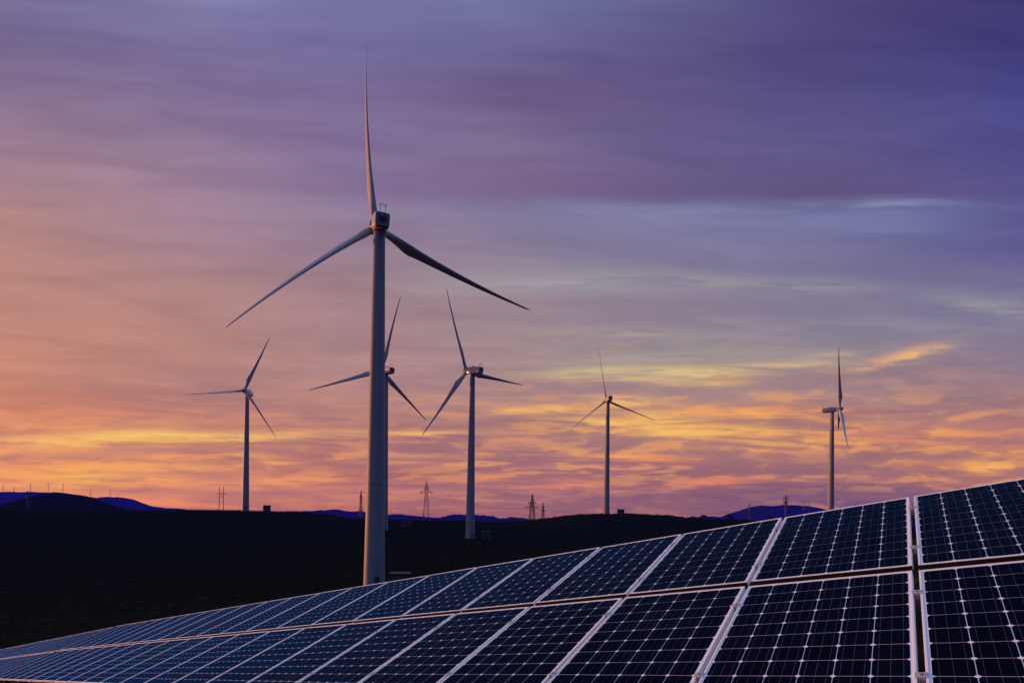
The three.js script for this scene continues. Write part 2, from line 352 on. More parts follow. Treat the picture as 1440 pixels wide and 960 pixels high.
// ---------------------------------------------------------------- far hills, six kilometres off
const CREST = [[-9000, -40], [-7600, 60], [-6900, 150], [-6106, 146], [-5637, 151], [-5246, 157], [-5050, 160], [-4972, 153], [-4854, 131], [-4658, 103], [-4540, 97], [-4462, 106], [-4430, 118], [-4345, 116], [-4290, 85], [-4242, 39], [-4070, 26], [-3952, 4], [-3873, -18], [-3772, 7], [-3678, -23], [-3583, -45], [-3482, -52], [-3051, -61], [-2504, -29], [-2347, -11], [-2113, 0], [-1956, 18], [-1878, 3], [-1760, -3], [-1643, -1], [-1486, -53], [-1369, -36], [-1251, -26], [-938, -53], [-820, -59], [-703, -34], [-586, -13], [-469, -23], [-312, -20], [-195, -34], [-116, -57], [0, -39], [196, -52], [314, -66], [1096, -62], [1722, -45], [1878, -27], [2035, -9], [2214, 9], [2348, -20], [2464, 29], [2581, 85], [2659, 110], [2776, 127], [2894, 121], [3011, 139], [3167, 133], [3285, 119], [3442, 90], [3755, 56], [4538, 36], [5634, 68], [6886, 79], [8200, 20]];
function crest(x) { let s = 0, w = 0; for (let k = -2; k <= 2; k++) { const g = Math.exp(-k * k / 2); s += g * interp(CREST, x + k * 22); w += g; } return s / w + 5 * noiseT(x * 0.009, 1.7) + 5 * noiseT(x * 0.028, 5.2) + 2.5 * noiseT(x * 0.07, 9.4); }
{
  const pos = [], uv = [], idx = [], xs = []; for (let x = -8800; x <= 8100; x += 14) xs.push(x);
  const ds = [4300, 4700, 5050, 5300, 5500, 5650, 5780, 5880, 5950, 6000, 6060, 6140, 6260, 6450, 6750, 7200, 7700];
  for (const d of ds) for (const x of xs) {
    const t = (d - 6000) / (d < 6000 ? 700 : 800), w = Math.exp(-t * t), n = 1 + 0.22 * (1 - w) * noiseT(x * 0.002, d * 0.003);
    pos.push(x, EYE - 110 + (crest(x) + 110) * w * n, -d); uv.push(x / 60, d / 60);
  }
  const n = xs.length;
  for (let j = 0; j < ds.length - 1; j++) for (let i = 0; i < n - 1; i++) { const p = j * n + i; idx.push(p, p + 1, p + n, p + 1, p + n + 1, p + n); }
  const g = new THREE.BufferGeometry();
  g.setAttribute('position', new THREE.Float32BufferAttribute(pos, 3)); g.setAttribute('uv', new THREE.Float32BufferAttribute(uv, 2)); g.setIndex(idx); g.computeVertexNormals();
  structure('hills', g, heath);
}

// ---------------------------------------------------------------- solar array
// origin: where the middle joint of the array crosses the gap beside the photographer; U along the row, V up the slope, N out of the glass
const O1 = V3(2.5467, -0.3027 + EYE, -3.4321), U1 = V3(0.76361, 0.19027, 0.617).normalize();
const V1 = V3(0.54781, 0.31487, -0.77508); V1.addScaledVector(U1, -V1.dot(U1)).normalize();
const N1 = U1.clone().cross(V1).normalize();
const PITCH = 1.02, PW = 0.990, PL = 1.549, ROWGAP = 0.080, FR = 0.0125, DEPTH = 0.04;
const CX = 6, CY = 10, MX = 0.009, MY = 0.010;
const cellPX = (PW - 2 * FR - 2 * MX) / CX, cellPY = (PL - 2 * FR - 2 * MY) / CY;

const cellMap = (() => {                              // printed contacts on a silicon cell: three bus bars and fine fingers
  const n = 256, d = new Uint8Array(n * n * 4), r = rng(9);
  for (let y = 0; y < n; y++) for (let x = 0; x < n; x++) {
    const u = x / n, o = (y * n + x) * 4; let c = [9, 10, 26];
    if (y % 6 === 0) c = [12, 13, 31];
    for (const b of [1 / 6, 0.5, 5 / 6]) if (Math.abs(u - b) < 0.006) c = [74, 80, 104];
    const g = (r() - 0.5) * 4; for (let k = 0; k < 3; k++) d[o + k] = Math.max(0, c[k] + g); d[o + 3] = 255;
  }
  const t = new THREE.DataTexture(d, n, n); t.magFilter = THREE.LinearFilter; t.minFilter = THREE.LinearMipmapLinearFilter; t.generateMipmaps = true; t.colorSpace = THREE.SRGBColorSpace; t.needsUpdate = true; return t;
})();
// silicon under its anti-reflection coating; the blue sheen paints in reflected sky at low angles
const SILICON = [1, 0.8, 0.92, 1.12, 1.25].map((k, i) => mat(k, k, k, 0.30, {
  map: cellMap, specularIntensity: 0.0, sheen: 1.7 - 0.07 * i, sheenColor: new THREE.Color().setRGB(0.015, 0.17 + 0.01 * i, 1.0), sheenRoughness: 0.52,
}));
const backsheet = mat(0.82, 0.85, 0.87, 0.4, { specularIntensity: 0.25 });
const aluminium = mat(0.80, 0.87, 0.90, 0.5, { specularIntensity: 0.15 });
const galvanised = mat(0.42, 0.44, 0.46, 0.6, { metalness: 0.2 });
const steelBolt = mat(0.30, 0.31, 0.33, 0.55, { metalness: 0.4 });

function cellGeometry() {
  const w = cellPX - 0.0038, h = cellPY - 0.0034, c = 0.0125, z0 = 0, z1 = 0.0009;
  const o = [[-w / 2 + c, -h / 2], [w / 2 - c, -h / 2], [w / 2, -h / 2 + c], [w / 2, h / 2 - c], [w / 2 - c, h / 2], [-w / 2 + c, h / 2], [-w / 2, h / 2 - c], [-w / 2, -h / 2 + c]];
  const pos = [], nor = [], uv = [], idx = [];
  for (const [x, y] of o) { pos.push(x, y, z1); nor.push(0, 0, 1); uv.push(x / w + 0.5, y / h + 0.5); }
  for (let i = 1; i < 7; i++) idx.push(0, i, i + 1);
  for (let i = 0; i < 8; i++) {
    const a = o[i], b = o[(i + 1) % 8], nx = b[1] - a[1], ny = a[0] - b[0], l = Math.hypot(nx, ny), k = pos.length / 3;
    for (const [p, z] of [[a, z0], [b, z0], [b, z1], [a, z1]]) { pos.push(p[0], p[1], z); nor.push(nx / l, ny / l, 0); uv.push(0.03, 0.03); }
    idx.push(k, k + 1, k + 2, k, k + 2, k + 3);
  }
  const g = new THREE.BufferGeometry();
  g.setAttribute('position', new THREE.Float32BufferAttribute(pos, 3)); g.setAttribute('normal', new THREE.Float32BufferAttribute(nor, 3)); g.setAttribute('uv', new THREE.Float32BufferAttribute(uv, 2)); g.setIndex(idx);
  return g;
}
const CELL = cellGeometry(), ZC = -0.0030;
const cellSpots = []; for (let j = 0; j < CY; j++) for (let i = 0; i < CX; i++) cellSpots.push([(i - (CX - 1) / 2) * cellPX, (j - (CY - 1) / 2) * cellPY]);
const CELLS = mergeGeometries(cellSpots.map(([x, y]) => CELL.clone().translate(x, y, 0)));
// a frame bar: a hollow aluminium section with a rounded lip and a groove down its outer side
function frameBar(len, horizontal) {
  const s = new THREE.Shape(), w = FR, d = DEPTH, b = 0.0015;
  s.moveTo(0, -d); s.lineTo(0, -d * 0.62); s.lineTo(0.002, -d * 0.58); s.lineTo(0.002, -d * 0.34); s.lineTo(0, -d * 0.30); s.lineTo(0, -b); s.lineTo(b, 0); s.lineTo(w - b, 0); s.lineTo(w, -b); s.lineTo(w, -d); s.closePath();
  const g = new THREE.ExtrudeGeometry(s, { depth: len, bevelEnabled: false });   // profile in x (inwards), y (out of the glass), along z
  g.translate(0, 0, -len / 2);
  g.applyMatrix4(new THREE.Matrix4().makeBasis(V3(1, 0, 0), V3(0, 0, 1), V3(0, -1, 0)));   // x stays, profile y -> z, length -> -y
  if (horizontal) g.rotateZ(Math.PI / 2);
  return g;
}
const bars = [];
{
  const l = frameBar(PL, false).translate(-PW / 2, 0, 0); const r = frameBar(PL, false).rotateZ(Math.PI).translate(PW / 2, 0, 0);
  const bo = frameBar(PW - 2 * FR - 0.0006, true).translate(0, -PL / 2, -0.0002), to = frameBar(PW - 2 * FR - 0.0006, true).rotateZ(Math.PI).translate(0, PL / 2, -0.0002);
  bars.push(l, r, bo, to);
}
const SHEET = box(PW - 2 * FR + 0.004, PL - 2 * FR + 0.004, 0.004, 0, 0, -0.005);
const BOXJ = box(0.11, 0.13, 0.025, 0, PL / 2 - 0.2, -0.0195);
const SHADE_STRIP = box(PW - 0.002, 0.007, 0.034, 0, -PL / 2 - 0.0037, -0.0208);  // added black strip, stands in for the shade in the gap between rows
const shadeBlack = mat(0.018, 0.018, 0.02, 0.8, { specularIntensity: 0.2 });  // shade of the row gap, put into a near-black colour
const CLAMP = mergeGeometries([box(0.05, 0.042, 0.004, 0, 0, 0.0024), box(0.022, 0.042, 0.04, 0, 0, -0.0197)]);
const BOLT = new THREE.CylinderGeometry(0.0075, 0.0075, 0.008, 6).rotateX(Math.PI / 2).translate(0, 0, 0.0086);

function basis(U, V, N) { return new THREE.Quaternion().setFromRotationMatrix(new THREE.Matrix4().makeBasis(U, V, N)); }
const ord = ['first', 'second', 'third', 'fourth', 'fifth', 'sixth', 'seventh', 'eighth', 'ninth', 'tenth', 'eleventh', 'twelfth', 'thirteenth', 'fourteenth', 'fifteenth', 'sixteenth', 'seventeenth', 'eighteenth', 'nineteenth', 'twentieth', 'twenty-first', 'twenty-second', 'twenty-third', 'twenty-fourth', 'twenty-fifth', 'twenty-sixth'];
const pr = rng(404);
function panel(O, U, V, N, u, v, shadeStrip, single, clampSides, label, group) {
  const c = O.clone().addScaledVector(U, u + (pr() - 0.5) * 0.004).addScaledVector(V, v + (pr() - 0.5) * 0.004);
  const t = thing('solar_panel', label, 'solar panel', [c.x, c.y, c.z], group);
  t.quaternion.copy(basis(U, V, N)).multiply(new THREE.Quaternion().setFromEuler(new THREE.Euler((pr() - 0.5) * 0.004, (pr() - 0.5) * 0.005, (pr() - 0.5) * 0.002)));
  for (const b of bars) part('frame_bar', b, aluminium, t);
  part('backsheet', SHEET, backsheet, t); part('junction_box', BOXJ, steelBolt, t);
  if (shadeStrip) part('shade_strip', SHADE_STRIP, shadeBlack, t);
  const tone = Math.floor(pr() * 5);
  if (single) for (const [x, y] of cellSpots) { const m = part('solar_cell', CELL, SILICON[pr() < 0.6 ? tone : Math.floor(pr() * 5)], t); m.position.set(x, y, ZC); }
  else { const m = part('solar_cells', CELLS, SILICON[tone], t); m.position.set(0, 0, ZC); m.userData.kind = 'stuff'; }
  for (const side of clampSides) for (const y of [-PL * 0.29, PL * 0.29]) {
    const m = part('clamp', CLAMP, galvanised, t); m.position.set(side * PITCH / 2, y, 0); part('bolt', BOLT, steelBolt, m);
  }
  return t;
}
function rack(O, U, V, N, uMin, uMax, label) {
  const a = O.clone().addScaledVector(U, uMax), t = thing('mounting_rack', label, 'rack', [a.x, ground(a.x, a.z), a.z], 'steel racks under the panel tables');
  const q = basis(U, V, N), vs = [-1.25, -0.36, 0.36, 1.25];
  const rail = new THREE.BoxGeometry(uMax - uMin, 0.05, 0.07);
  for (const v of vs) { const m = part('rail', rail, galvanised, t), c = O.clone().addScaledVector(U, (uMin + uMax) / 2).addScaledVector(V, v).addScaledVector(N, -DEPTH - 0.036); m.position.copy(c).sub(t.position); m.quaternion.copy(q); }
  for (let u = uMax - 0.51; u > uMin; u -= 3.06) {
    const at = (v, d) => O.clone().addScaledVector(U, u).addScaledVector(V, v).addScaledVector(N, d).sub(t.position);
    part('rafter', strut(at(-1.45, -0.165), at(1.45, -0.165), 0.06, 0.1), galvanised, t);
    const feet = [];
    for (const v of [-0.95, 0.95]) {
      const top = at(v, -0.2), w = top.clone().add(t.position), foot = V3(top.x, ground(w.x, w.z) - 0.15 - t.position.y, top.z);
      part('post', strut(foot, top, 0.08, 0.08), galvanised, t); feet.push([foot, top]);
    }
    part('brace', strut(feet[1][0].clone().lerp(feet[1][1], 0.35), at(0.1, -0.21), 0.04, 0.04), galvanised, t);
  }
}
// table beside the photographer: two columns before the gap, twenty-one beyond it
const half = (PL + ROWGAP) / 2;
rack(O1, U1, V1, N1, -21 * PITCH, 2 * PITCH, 'galvanised rack under the nearer solar table');
for (let k = -2; k < 21; k++) for (const row of [1, -1]) {
  const rowName = row > 0 ? 'upper' : 'lower';
  const place = k < 0 ? `${ord[-k - 1]} ${rowName}-row solar panel uphill of the wide joint in the near table`
    : `${rowName}-row solar panel of the near table, ${ord[k]} downhill from the wide joint`;
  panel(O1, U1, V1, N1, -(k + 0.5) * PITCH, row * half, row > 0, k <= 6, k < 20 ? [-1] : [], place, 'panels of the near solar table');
}
// the next table down the slope, set a hand's breadth on and turned a little with the ground
const U2 = U1.clone().applyAxisAngle(V1, 0).addScaledVector(N1, 0.012).normalize(), V2 = V1.clone(), N2 = U2.clone().cross(V2).normalize();
const O2 = O1.clone().addScaledVector(U1, -21.3 * PITCH).addScaledVector(N1, -0.02);
rack(O2, U2, V2, N2, -24 * PITCH, 0, 'galvanised rack under the farther solar table downhill');
for (let k = 0; k < 24; k++) for (const row of [1, -1])
  panel(O2, U2, V2, N2, -(k + 0.5) * PITCH, row * half, row > 0, false, k < 23 ? [-1] : [], `${row > 0 ? 'upper' : 'lower'}-row solar panel of the far table, ${ord[k]} from its uphill end`, 'panels of the far solar table');

// ---------------------------------------------------------------- wind turbines
const turbinePaint = mat(0.36, 0.37, 0.39, 0.55, { specularIntensity: 0.35 }), nacellePaint = mat(0.42, 0.43, 0.45, 0.5, { specularIntensity: 0.4, clearcoat: 1, clearcoatRoughness: 0.16 }), bladePaint = mat(0.50, 0.51, 0.53, 0.5, { specularIntensity: 0.4 }), darkSteel = mat(0.10, 0.105, 0.11, 0.5, { metalness: 0.5 }), grille = mat(0.06, 0.06, 0.065, 0.6);
const BLADE_R = 39.5;
const streaks = (() => {                              // weathered paint: faint runs of dirt down the tower
  const w = 256, h = 512, d = new Uint8Array(w * h * 4), n = createNoise2D(rng(61));
  for (let y = 0; y < h; y++) for (let x = 0; x < w; x++) {
    const a = x / w * 2 * Math.PI, s = fbm(n, 5 * Math.cos(a) + y / h * 0.8, 5 * Math.sin(a) - y / h * 0.5, 4), f = fbm(n, 16 * Math.cos(a) + 30, 16 * Math.sin(a) + y / h * 2.5, 3);
    const v = 236 + 22 * s - 26 * Math.max(0, f - 0.12), o = (y * w + x) * 4;
    d[o] = Math.min(255, v); d[o + 1] = Math.min(255, v - 1); d[o + 2] = Math.min(255, v - 4); d[o + 3] = 255;
  }
  const t = new THREE.DataTexture(d, w, h); t.wrapS = t.wrapT = THREE.RepeatWrapping; t.magFilter = THREE.LinearFilter; t.colorSpace = THREE.SRGBColorSpace; t.needsUpdate = true; return t;
})();
turbinePaint.map = streaks;
function bladeGeometry(flap, edge, pitch) {                  // local x: sense of rotation, y: along the blade, z: along the rotor axis
  const st = 30, n = 20, pos = [], uv = [], idx = [];
  for (let j = 0; j <= st; j++) {
    const t = j / st, r = 1.1 + (BLADE_R - 1.1) * t;
    const chord = t < 0.2 ? mix(1.6, 2.7, sstep(0.02, 0.2, t)) : mix(2.7, 0.34, Math.pow((t - 0.2) / 0.8, 0.62)) * (t > 0.97 ? mix(1, 0.3, (t - 0.97) / 0.03) : 1);
    const thick = t < 0.2 ? mix(1.6, 1.2, sstep(0.02, 0.2, t)) : mix(1.2, 0.12, Math.pow((t - 0.2) / 0.8, 0.6));
    const round = 1 - sstep(0.02, 0.2, t), tw = (180 - pitch - mix(12, 0, Math.pow(t, 0.6))) * DEG;   // parked: pitched well out of the rotor plane
    const bf = flap * t * t, be = edge * t * t;
    for (let i = 0; i <= n; i++) {
      const a = i / n * 2 * Math.PI, cx = Math.cos(a), sx = Math.sin(a);
      // aerofoil: blunt nose at +x, thin tail at -x
      const foil = sx * (0.62 + 0.38 * cx) * (cx < 0 ? 1 + 0.35 * cx : 1);
      let X = chord * (0.5 * cx - 0.2 * (1 - round)), Z = thick * 0.5 * mix(foil, sx, round);
      const x2 = X * Math.cos(tw) - Z * Math.sin(tw), z2 = X * Math.sin(tw) + Z * Math.cos(tw);
      pos.push(x2 + be, r, z2 + bf); uv.push(i / n, r);
    }
  }
  for (let j = 0; j < st; j++) for (let i = 0; i < n; i++) { const p = j * (n + 1) + i; idx.push(p, p + n + 1, p + 1, p + 1, p + n + 1, p + n + 2); }
  const last = st * (n + 1); for (let i = 1; i < n - 1; i++) idx.push(last, last + i + 1, last + i);
  const g = new THREE.BufferGeometry(); g.setAttribute('position', new THREE.Float32BufferAttribute(pos, 3)); g.setAttribute('uv', new THREE.Float32BufferAttribute(uv, 2)); g.setIndex(idx); g.computeVertexNormals(); return g;
}
function loft(sections, n = 32) {                     // sections: [z, halfWidth, halfHeight, yCentre, squareness]
  const pos = [], idx = [];
  for (const [z, w, h, y, e] of sections) for (let i = 0; i < n; i++) { const a = (i + 0.5) / n * 2 * Math.PI, c = Math.cos(a), s = Math.sin(a); pos.push(Math.sign(c) * Math.pow(Math.abs(c), e) * w, y + Math.sign(s) * Math.pow(Math.abs(s), e) * h, z); }
  for (let j = 0; j < sections.length - 1; j++) for (let i = 0; i < n; i++) { const p = j * n + i, q = j * n + (i + 1) % n; idx.push(p, p + n, q, q, p + n, q + n); }
  for (const [b, flip] of [[0, 1], [(sections.length - 1) * n, 0]]) { const m = pos.length / 3; let cx = 0, cy = 0; for (let i = 0; i < n; i++) { cx += pos[(b + i) * 3] / n; cy += pos[(b + i) * 3 + 1] / n; } pos.push(cx, cy, pos[b * 3 + 2]); for (let i = 0; i < n; i++) { const p = b + i, q = b + (i + 1) % n; flip ? idx.push(m, p, q) : idx.push(m, q, p); } }
  const g0 = new THREE.BufferGeometry(); g0.setAttribute('position', new THREE.Float32BufferAttribute(pos, 3)); g0.setIndex(idx);
  const g = g0.toNonIndexed(); g.computeVertexNormals(); return g;
}
// nacelle along z: the rotor is at -z, the tail at +z
const NACELLE = loft([[-3.1, 1.25, 1.3, 0.05, 0.55], [-2.9, 1.45, 1.5, 0.05, 0.5], [-1.2, 1.62, 1.72, 0.1, 0.36], [2.5, 1.66, 1.78, 0.12, 0.32], [5.2, 1.6, 1.66, 0.2, 0.3], [6.5, 1.52, 1.5, 0.3, 0.3], [6.75, 1.42, 1.38, 0.32, 0.3]]);
const HATCH = loft([[-0.2, 0.75, 0.26, 1.98, 0.4], [0, 0.85, 0.32, 1.98, 0.35], [1.5, 0.85, 0.32, 1.98, 0.35], [1.7, 0.75, 0.26, 1.98, 0.4]], 20);
const VENT = mergeGeometries([...Array(7)].map((_, i) => box(1.7, 0.1, 0.05, 0, -0.25 + i * 0.19, 6.79)));
const MAST = mergeGeometries([strut(V3(-0.55, 1.75, 5.6), V3(-0.5, 3.35, 5.6), 0.09), strut(V3(0.55, 1.75, 5.6), V3(0.5, 3.35, 5.6), 0.09), strut(V3(-0.75, 3.35, 5.6), V3(0.75, 3.35, 5.6), 0.09), strut(V3(0, 3.35, 5.6), V3(0, 3.95, 5.6), 0.07), box(0.22, 0.2, 0.22, -0.65, 3.5, 5.6), box(0.34, 0.12, 0.12, 0.62, 3.5, 5.6)]);
const SPINNER = new THREE.LatheGeometry([[0.001, 2.25], [0.35, 2.2], [0.8, 1.95], [1.25, 1.4], [1.52, 0.6], [1.6, -0.2], [1.58, -1.1], [1.45, -1.45], [0.001, -1.45]].map(([r, y]) => new THREE.Vector2(r, y)), 36).rotateX(-Math.PI / 2);   // nose to -z
const COLLAR = new THREE.CylinderGeometry(1.02, 1.02, 0.5, 24).translate(0, 1.45, 0);
const smoothLathe = (pts, n = 48) => new THREE.LatheGeometry(pts.map(([r, y]) => new THREE.Vector2(r, y)), n);

function turbine(x, z, axisY, yaw, phase, tilt, over, flaps, edges, pitch, label, tail = 1, droop = 0) {
  const y0 = ground(x, z), drop = over * (Math.sin((tilt + droop) * DEG) - Math.sin(tilt * DEG)), h = axisY - drop + EYE - y0 - 1.85;
  const t = thing('wind_turbine', label, 'wind turbine', [x, y0, z], 'three-bladed wind turbines on the heath');
  const rad = (y) => mix(2.28, 1.2, Math.pow(y / h, 0.92));
  const prof = [[0.001, -0.3], [2.5, -0.3], [2.5, 0.25], [2.3, 0.3]]; for (let i = 0; i <= 20; i++) prof.push([rad(0.3 + (h - 0.3) * i / 20), 0.3 + (h - 0.3) * i / 20]); prof.push([0.001, h]);
  const tower = part('tower', smoothLathe(prof), turbinePaint, t);
  for (const f of [0.3, 0.63]) part('flange', smoothLathe([[rad(h * f) - 0.02, h * f - 0.16], [rad(h * f) + 0.035, h * f - 0.16], [rad(h * f) + 0.035, h * f + 0.16], [rad(h * f) - 0.02, h * f + 0.16]]), turbinePaint, tower);
  const door = part('door', new THREE.BoxGeometry(0.95, 2.1, 0.16).translate(0, 2.5, 2.2), darkSteel, tower); door.rotation.y = 0.5;
  part('steps', mergeGeometries([...Array(6)].map((_, i) => box(1.1, 0.08, 0.3, 0, 0.22 + i * 0.22, 3.7 - i * 0.26))).rotateY(0.5), darkSteel, tower);
  part('yaw_ring', new THREE.CylinderGeometry(1.34, 1.3, 0.34, 40).translate(0, h + 0.1, 0), darkSteel, t);
  const q = new THREE.Quaternion().setFromEuler(new THREE.Euler(tilt * DEG, -yaw * DEG, 0, 'YXZ')), axis = V3(0, h + 1.85, 0);
  const nac = part('nacelle', NACELLE, nacellePaint, t); nac.position.copy(axis); nac.quaternion.copy(q).multiply(new THREE.Quaternion().setFromAxisAngle(V3(1, 0, 0), droop * DEG)); nac.scale.set(1, tail < 1 ? 0.9 : 1, tail);
  part('roof_hatch', HATCH, turbinePaint, nac); part('vent', VENT, grille, nac); part('weather_mast', MAST, darkSteel, nac);
  const hubPos = axis.clone().add(V3(0, drop, 0)).add(V3(0, 0, -over).applyQuaternion(q));
  const sp = part('spinner', SPINNER, nacellePaint, t); sp.position.copy(hubPos); sp.quaternion.copy(q);
  for (let k = 0; k < 3; k++) {
    // flap is counted towards the wind (-z), edge in the sense the phase grows
    const b = part('blade', bladeGeometry(-flaps[k], edges[k], Array.isArray(pitch) ? pitch[k] : pitch), bladePaint, t);
    b.position.copy(hubPos); b.quaternion.copy(q).multiply(new THREE.Quaternion().setFromAxisAngle(V3(0, 0, 1), -(phase * DEG + k * 2 * Math.PI / 3)));
    part('root_collar', COLLAR, bladePaint, b);
  }
  return t;
}
turbine(-29.5, -117.5, 63.23, -24.0, -8.5, 4.1, 4.9, [1.92, -4.27, 1.9], [3.1, -1.32, -1.9], [102, 44, 44], 'largest wind turbine, thick tower rising just behind the solar panels', 0.55, 13);
turbine(-182.6, -373.2, 80.2, -183.4, -24.0, 3.5, 4.66, [1.64, 1.08, 1.36], [0.35, 0.14, -0.49], 35, 'wind turbine on the bare ridge between twin poles and a small dark kiosk');
turbine(-67.0, -284.7, 73.5, -40.8, 6.1, 10.7, 4.36, [-1.49, 4.02, 4.16], [1.24, -1.22, 0.06], 12, 'wind turbine whose tower stands hidden behind the thick near tower');
turbine(-20.5, -268.6, 69.96, -42.8, -29.3, 8.95, 4.83, [-2.2, 0.16, 3.87], [0.85, -0.35, -0.63], 10, 'wind turbine seen side-on with its whole nacelle showing, foot in the valley');
turbine(66.76, -385.7, 81.65, -4.6, -10.4, 4.4, 4.96, [0.96, 1.22, 1.26], [0.03, -0.19, 0.16], 60, 'wind turbine on top of the dark knoll beside a small kiosk');
turbine(210.6, -360.2, 71.66, 117.3, 18.1, 4.1, 4.32, [0.82, 1.26, 1.2], [0.03, 0.55, -0.58], 84, 'wind turbine seen edge-on with its tail turned away from the others', 0.84);

// ---------------------------------------------------------------- kiosks beside the turbines
const kioskPaint = mat(0.07, 0.085, 0.07, 0.8, { specularIntensity: 0.3 }), kioskRoof = mat(0.09, 0.09, 0.10, 0.7, { specularIntensity: 0.3 }), louvre = mat(0.09, 0.09, 0.09, 0.7, { specularIntensity: 0.3 });
function kiosk(x, z, w, h, d, turn, label) {
  const y = ground(x, z), t = thing('transformer_kiosk', label, 'kiosk', [x, y, z], 'transformer kiosks beside the turbines'); t.rotation.y = turn;
  part('plinth', box(w + 0.3, 0.7, d + 0.3, 0, 0, 0), louvre, t);
  part('body', box(w, h - 0.55, d, 0, 0.35 + (h - 0.55) / 2, 0), kioskPaint, t);
  part('roof', mergeGeometries([box(w + 0.5, 0.2, d + 0.5, 0, h - 0.1, 0), box(w + 0.2, 0.12, d + 0.2, 0, h + 0.06, 0)]), kioskRoof, t);
  for (const s of [-1, 1]) { const p = part('door', box(w * 0.4, h * 0.66, 0.06, s * w * 0.22, 0.4 + h * 0.36, d / 2 + 0.032), kioskRoof, t); part('louvre', mergeGeometries([...Array(5)].map((_, i) => box(w * 0.3, 0.07, 0.05, s * w * 0.22, 0.75 + i * 0.16, d / 2 + 0.08))), louvre, p); part('handle', box(0.05, 0.3, 0.07, s * w * 0.05, 0.4 + h * 0.36, d / 2 + 0.1), louvre, p); }
}
kiosk(-162.0, -360, 4.3, 3.9, 3.0, 0.3, 'small dark kiosk on the bare ridge beside a turbine tower');
kiosk(76.8, -385, 4.4, 3.3, 2.8, 0.05, 'small dark kiosk on the knoll top beside a turbine tower');
kiosk(-64.1, -330, 5.4, 3.5, 2.8, -0.1, 'dark kiosk standing out against the far hills beside a lattice pylon');
kiosk(-12.4, -268, 3.8, 3.8, 2.8, 0.2, 'dark kiosk in the valley at the foot of the side-on turbine');
kiosk(-25.4, -125, 4.2, 3.0, 2.6, 0.1, 'dark kiosk at the foot of the largest turbine tower');

// ---------------------------------------------------------------- pylons, poles and masts
const pylonSteel = mat(0.10, 0.10, 0.105, 0.7, { specularIntensity: 0.3 }), timber = mat(0.09, 0.07, 0.055, 0.9, { specularIntensity: 0.2 }), glassBrown = mat(0.08, 0.05, 0.03, 0.2);
function pylon(x, z, top, wBase, arms, turn, k, label) {
  const y = ground(x, z) - 0.3, h = top + EYE - y, t = thing('lattice_pylon', label, 'pylon', [x, y, z], 'steel lattice pylons of the power line'); t.rotation.y = turn;
  const ends = [], waist = 0.68, hw = (f) => f < waist ? mix(wBase / 2, wBase * 0.2, f / waist) : mix(wBase * 0.2, wBase * 0.05, (f - waist) / (1 - waist));
  const c = (f, sx, sz) => V3(sx * hw(f), f * h, sz * hw(f));
  for (const [sx, sz] of [[1, 1], [1, -1], [-1, -1], [-1, 1]]) part('leg', mergeGeometries([strut(c(0, sx, sz), c(waist, sx, sz), 0.24 * k), strut(c(waist, sx, sz), c(1, sx, sz), 0.2 * k)]), pylonSteel, t);
  const br = [], lv = [0, 0.14, 0.27, 0.38, 0.48, 0.57, 0.64, 0.7, 0.76, 0.82, 0.88, 0.94];
  for (let i = 0; i < lv.length; i++) {
    const f0 = lv[i], f1 = lv[i + 1] ?? 1;
    for (const [a, b] of [[[1, 1], [-1, 1]], [[1, -1], [-1, -1]], [[1, 1], [1, -1]], [[-1, 1], [-1, -1]]]) { br.push(strut(c(f0, ...a), c(f1, ...b), 0.1 * k), strut(c(f0, ...b), c(f1, ...a), 0.1 * k)); if (i) br.push(strut(c(f0, ...a), c(f0, ...b), 0.1 * k)); }
  }
  part('bracing', mergeGeometries(br), pylonSteel, t);
  for (const [f, reach] of arms) for (const s of [-1, 1]) {
    const tip = V3(s * reach, f * h + 0.1, 0), a = part('cross_arm', mergeGeometries([strut(c(f, s, 1), tip, 0.17 * k), strut(c(f, s, -1), tip, 0.17 * k), strut(c(f + 0.06, s, 1), tip, 0.14 * k), strut(c(f + 0.06, s, -1), tip, 0.14 * k)]), pylonSteel, t);
    part('insulator', new THREE.CylinderGeometry(0.16 * k, 0.16 * k, 1.7, 8).translate(tip.x, tip.y - 0.9, 0), glassBrown, a);
    ends.push(V3(tip.x, tip.y - 1.8, 0).applyAxisAngle(V3(0, 1, 0), turn).add(t.position));
  }
  return ends;
}
const pA = pylon(-69.7, -442, 24.9, 5.0, [[0.735, 4.4], [0.83, 1.7]], 0.15, 1.7, 'tall tapering lattice pylon with one wide cross-arm beside a dark kiosk');
const pB = pylon(20.1, -547, 19.6, 6.0, [[0.54, 7.0], [0.69, 4.2]], 0.3, 2.0, 'squat lattice pylon with two wide cross-arms at the foot of the knoll');
const pC = pylon(49.5, -870, 18.9, 4.6, [[0.56, 4.6], [0.74, 3.0]], 0.4, 2.0, 'faint smaller pylon just beyond the squat one by the knoll');
const pD = pylon(-168.0, -605, 22.8, 3.4, [[0.8, 1.6]], 0.9, 1.6, 'slim lattice pylon close beside the thick near turbine tower');
pylon(-622.7, -700, 20.0, 3.0, [[0.72, 1.6]], 1.2, 1.6, 'slim pylon against the far hill beside the rounded knoll');
const pF = pylon(226.3, -520, 12.8, 2.6, [[0.78, 1.2]], 1.0, 1.5, 'slim pylon against the right-hand hill between the dark trees');

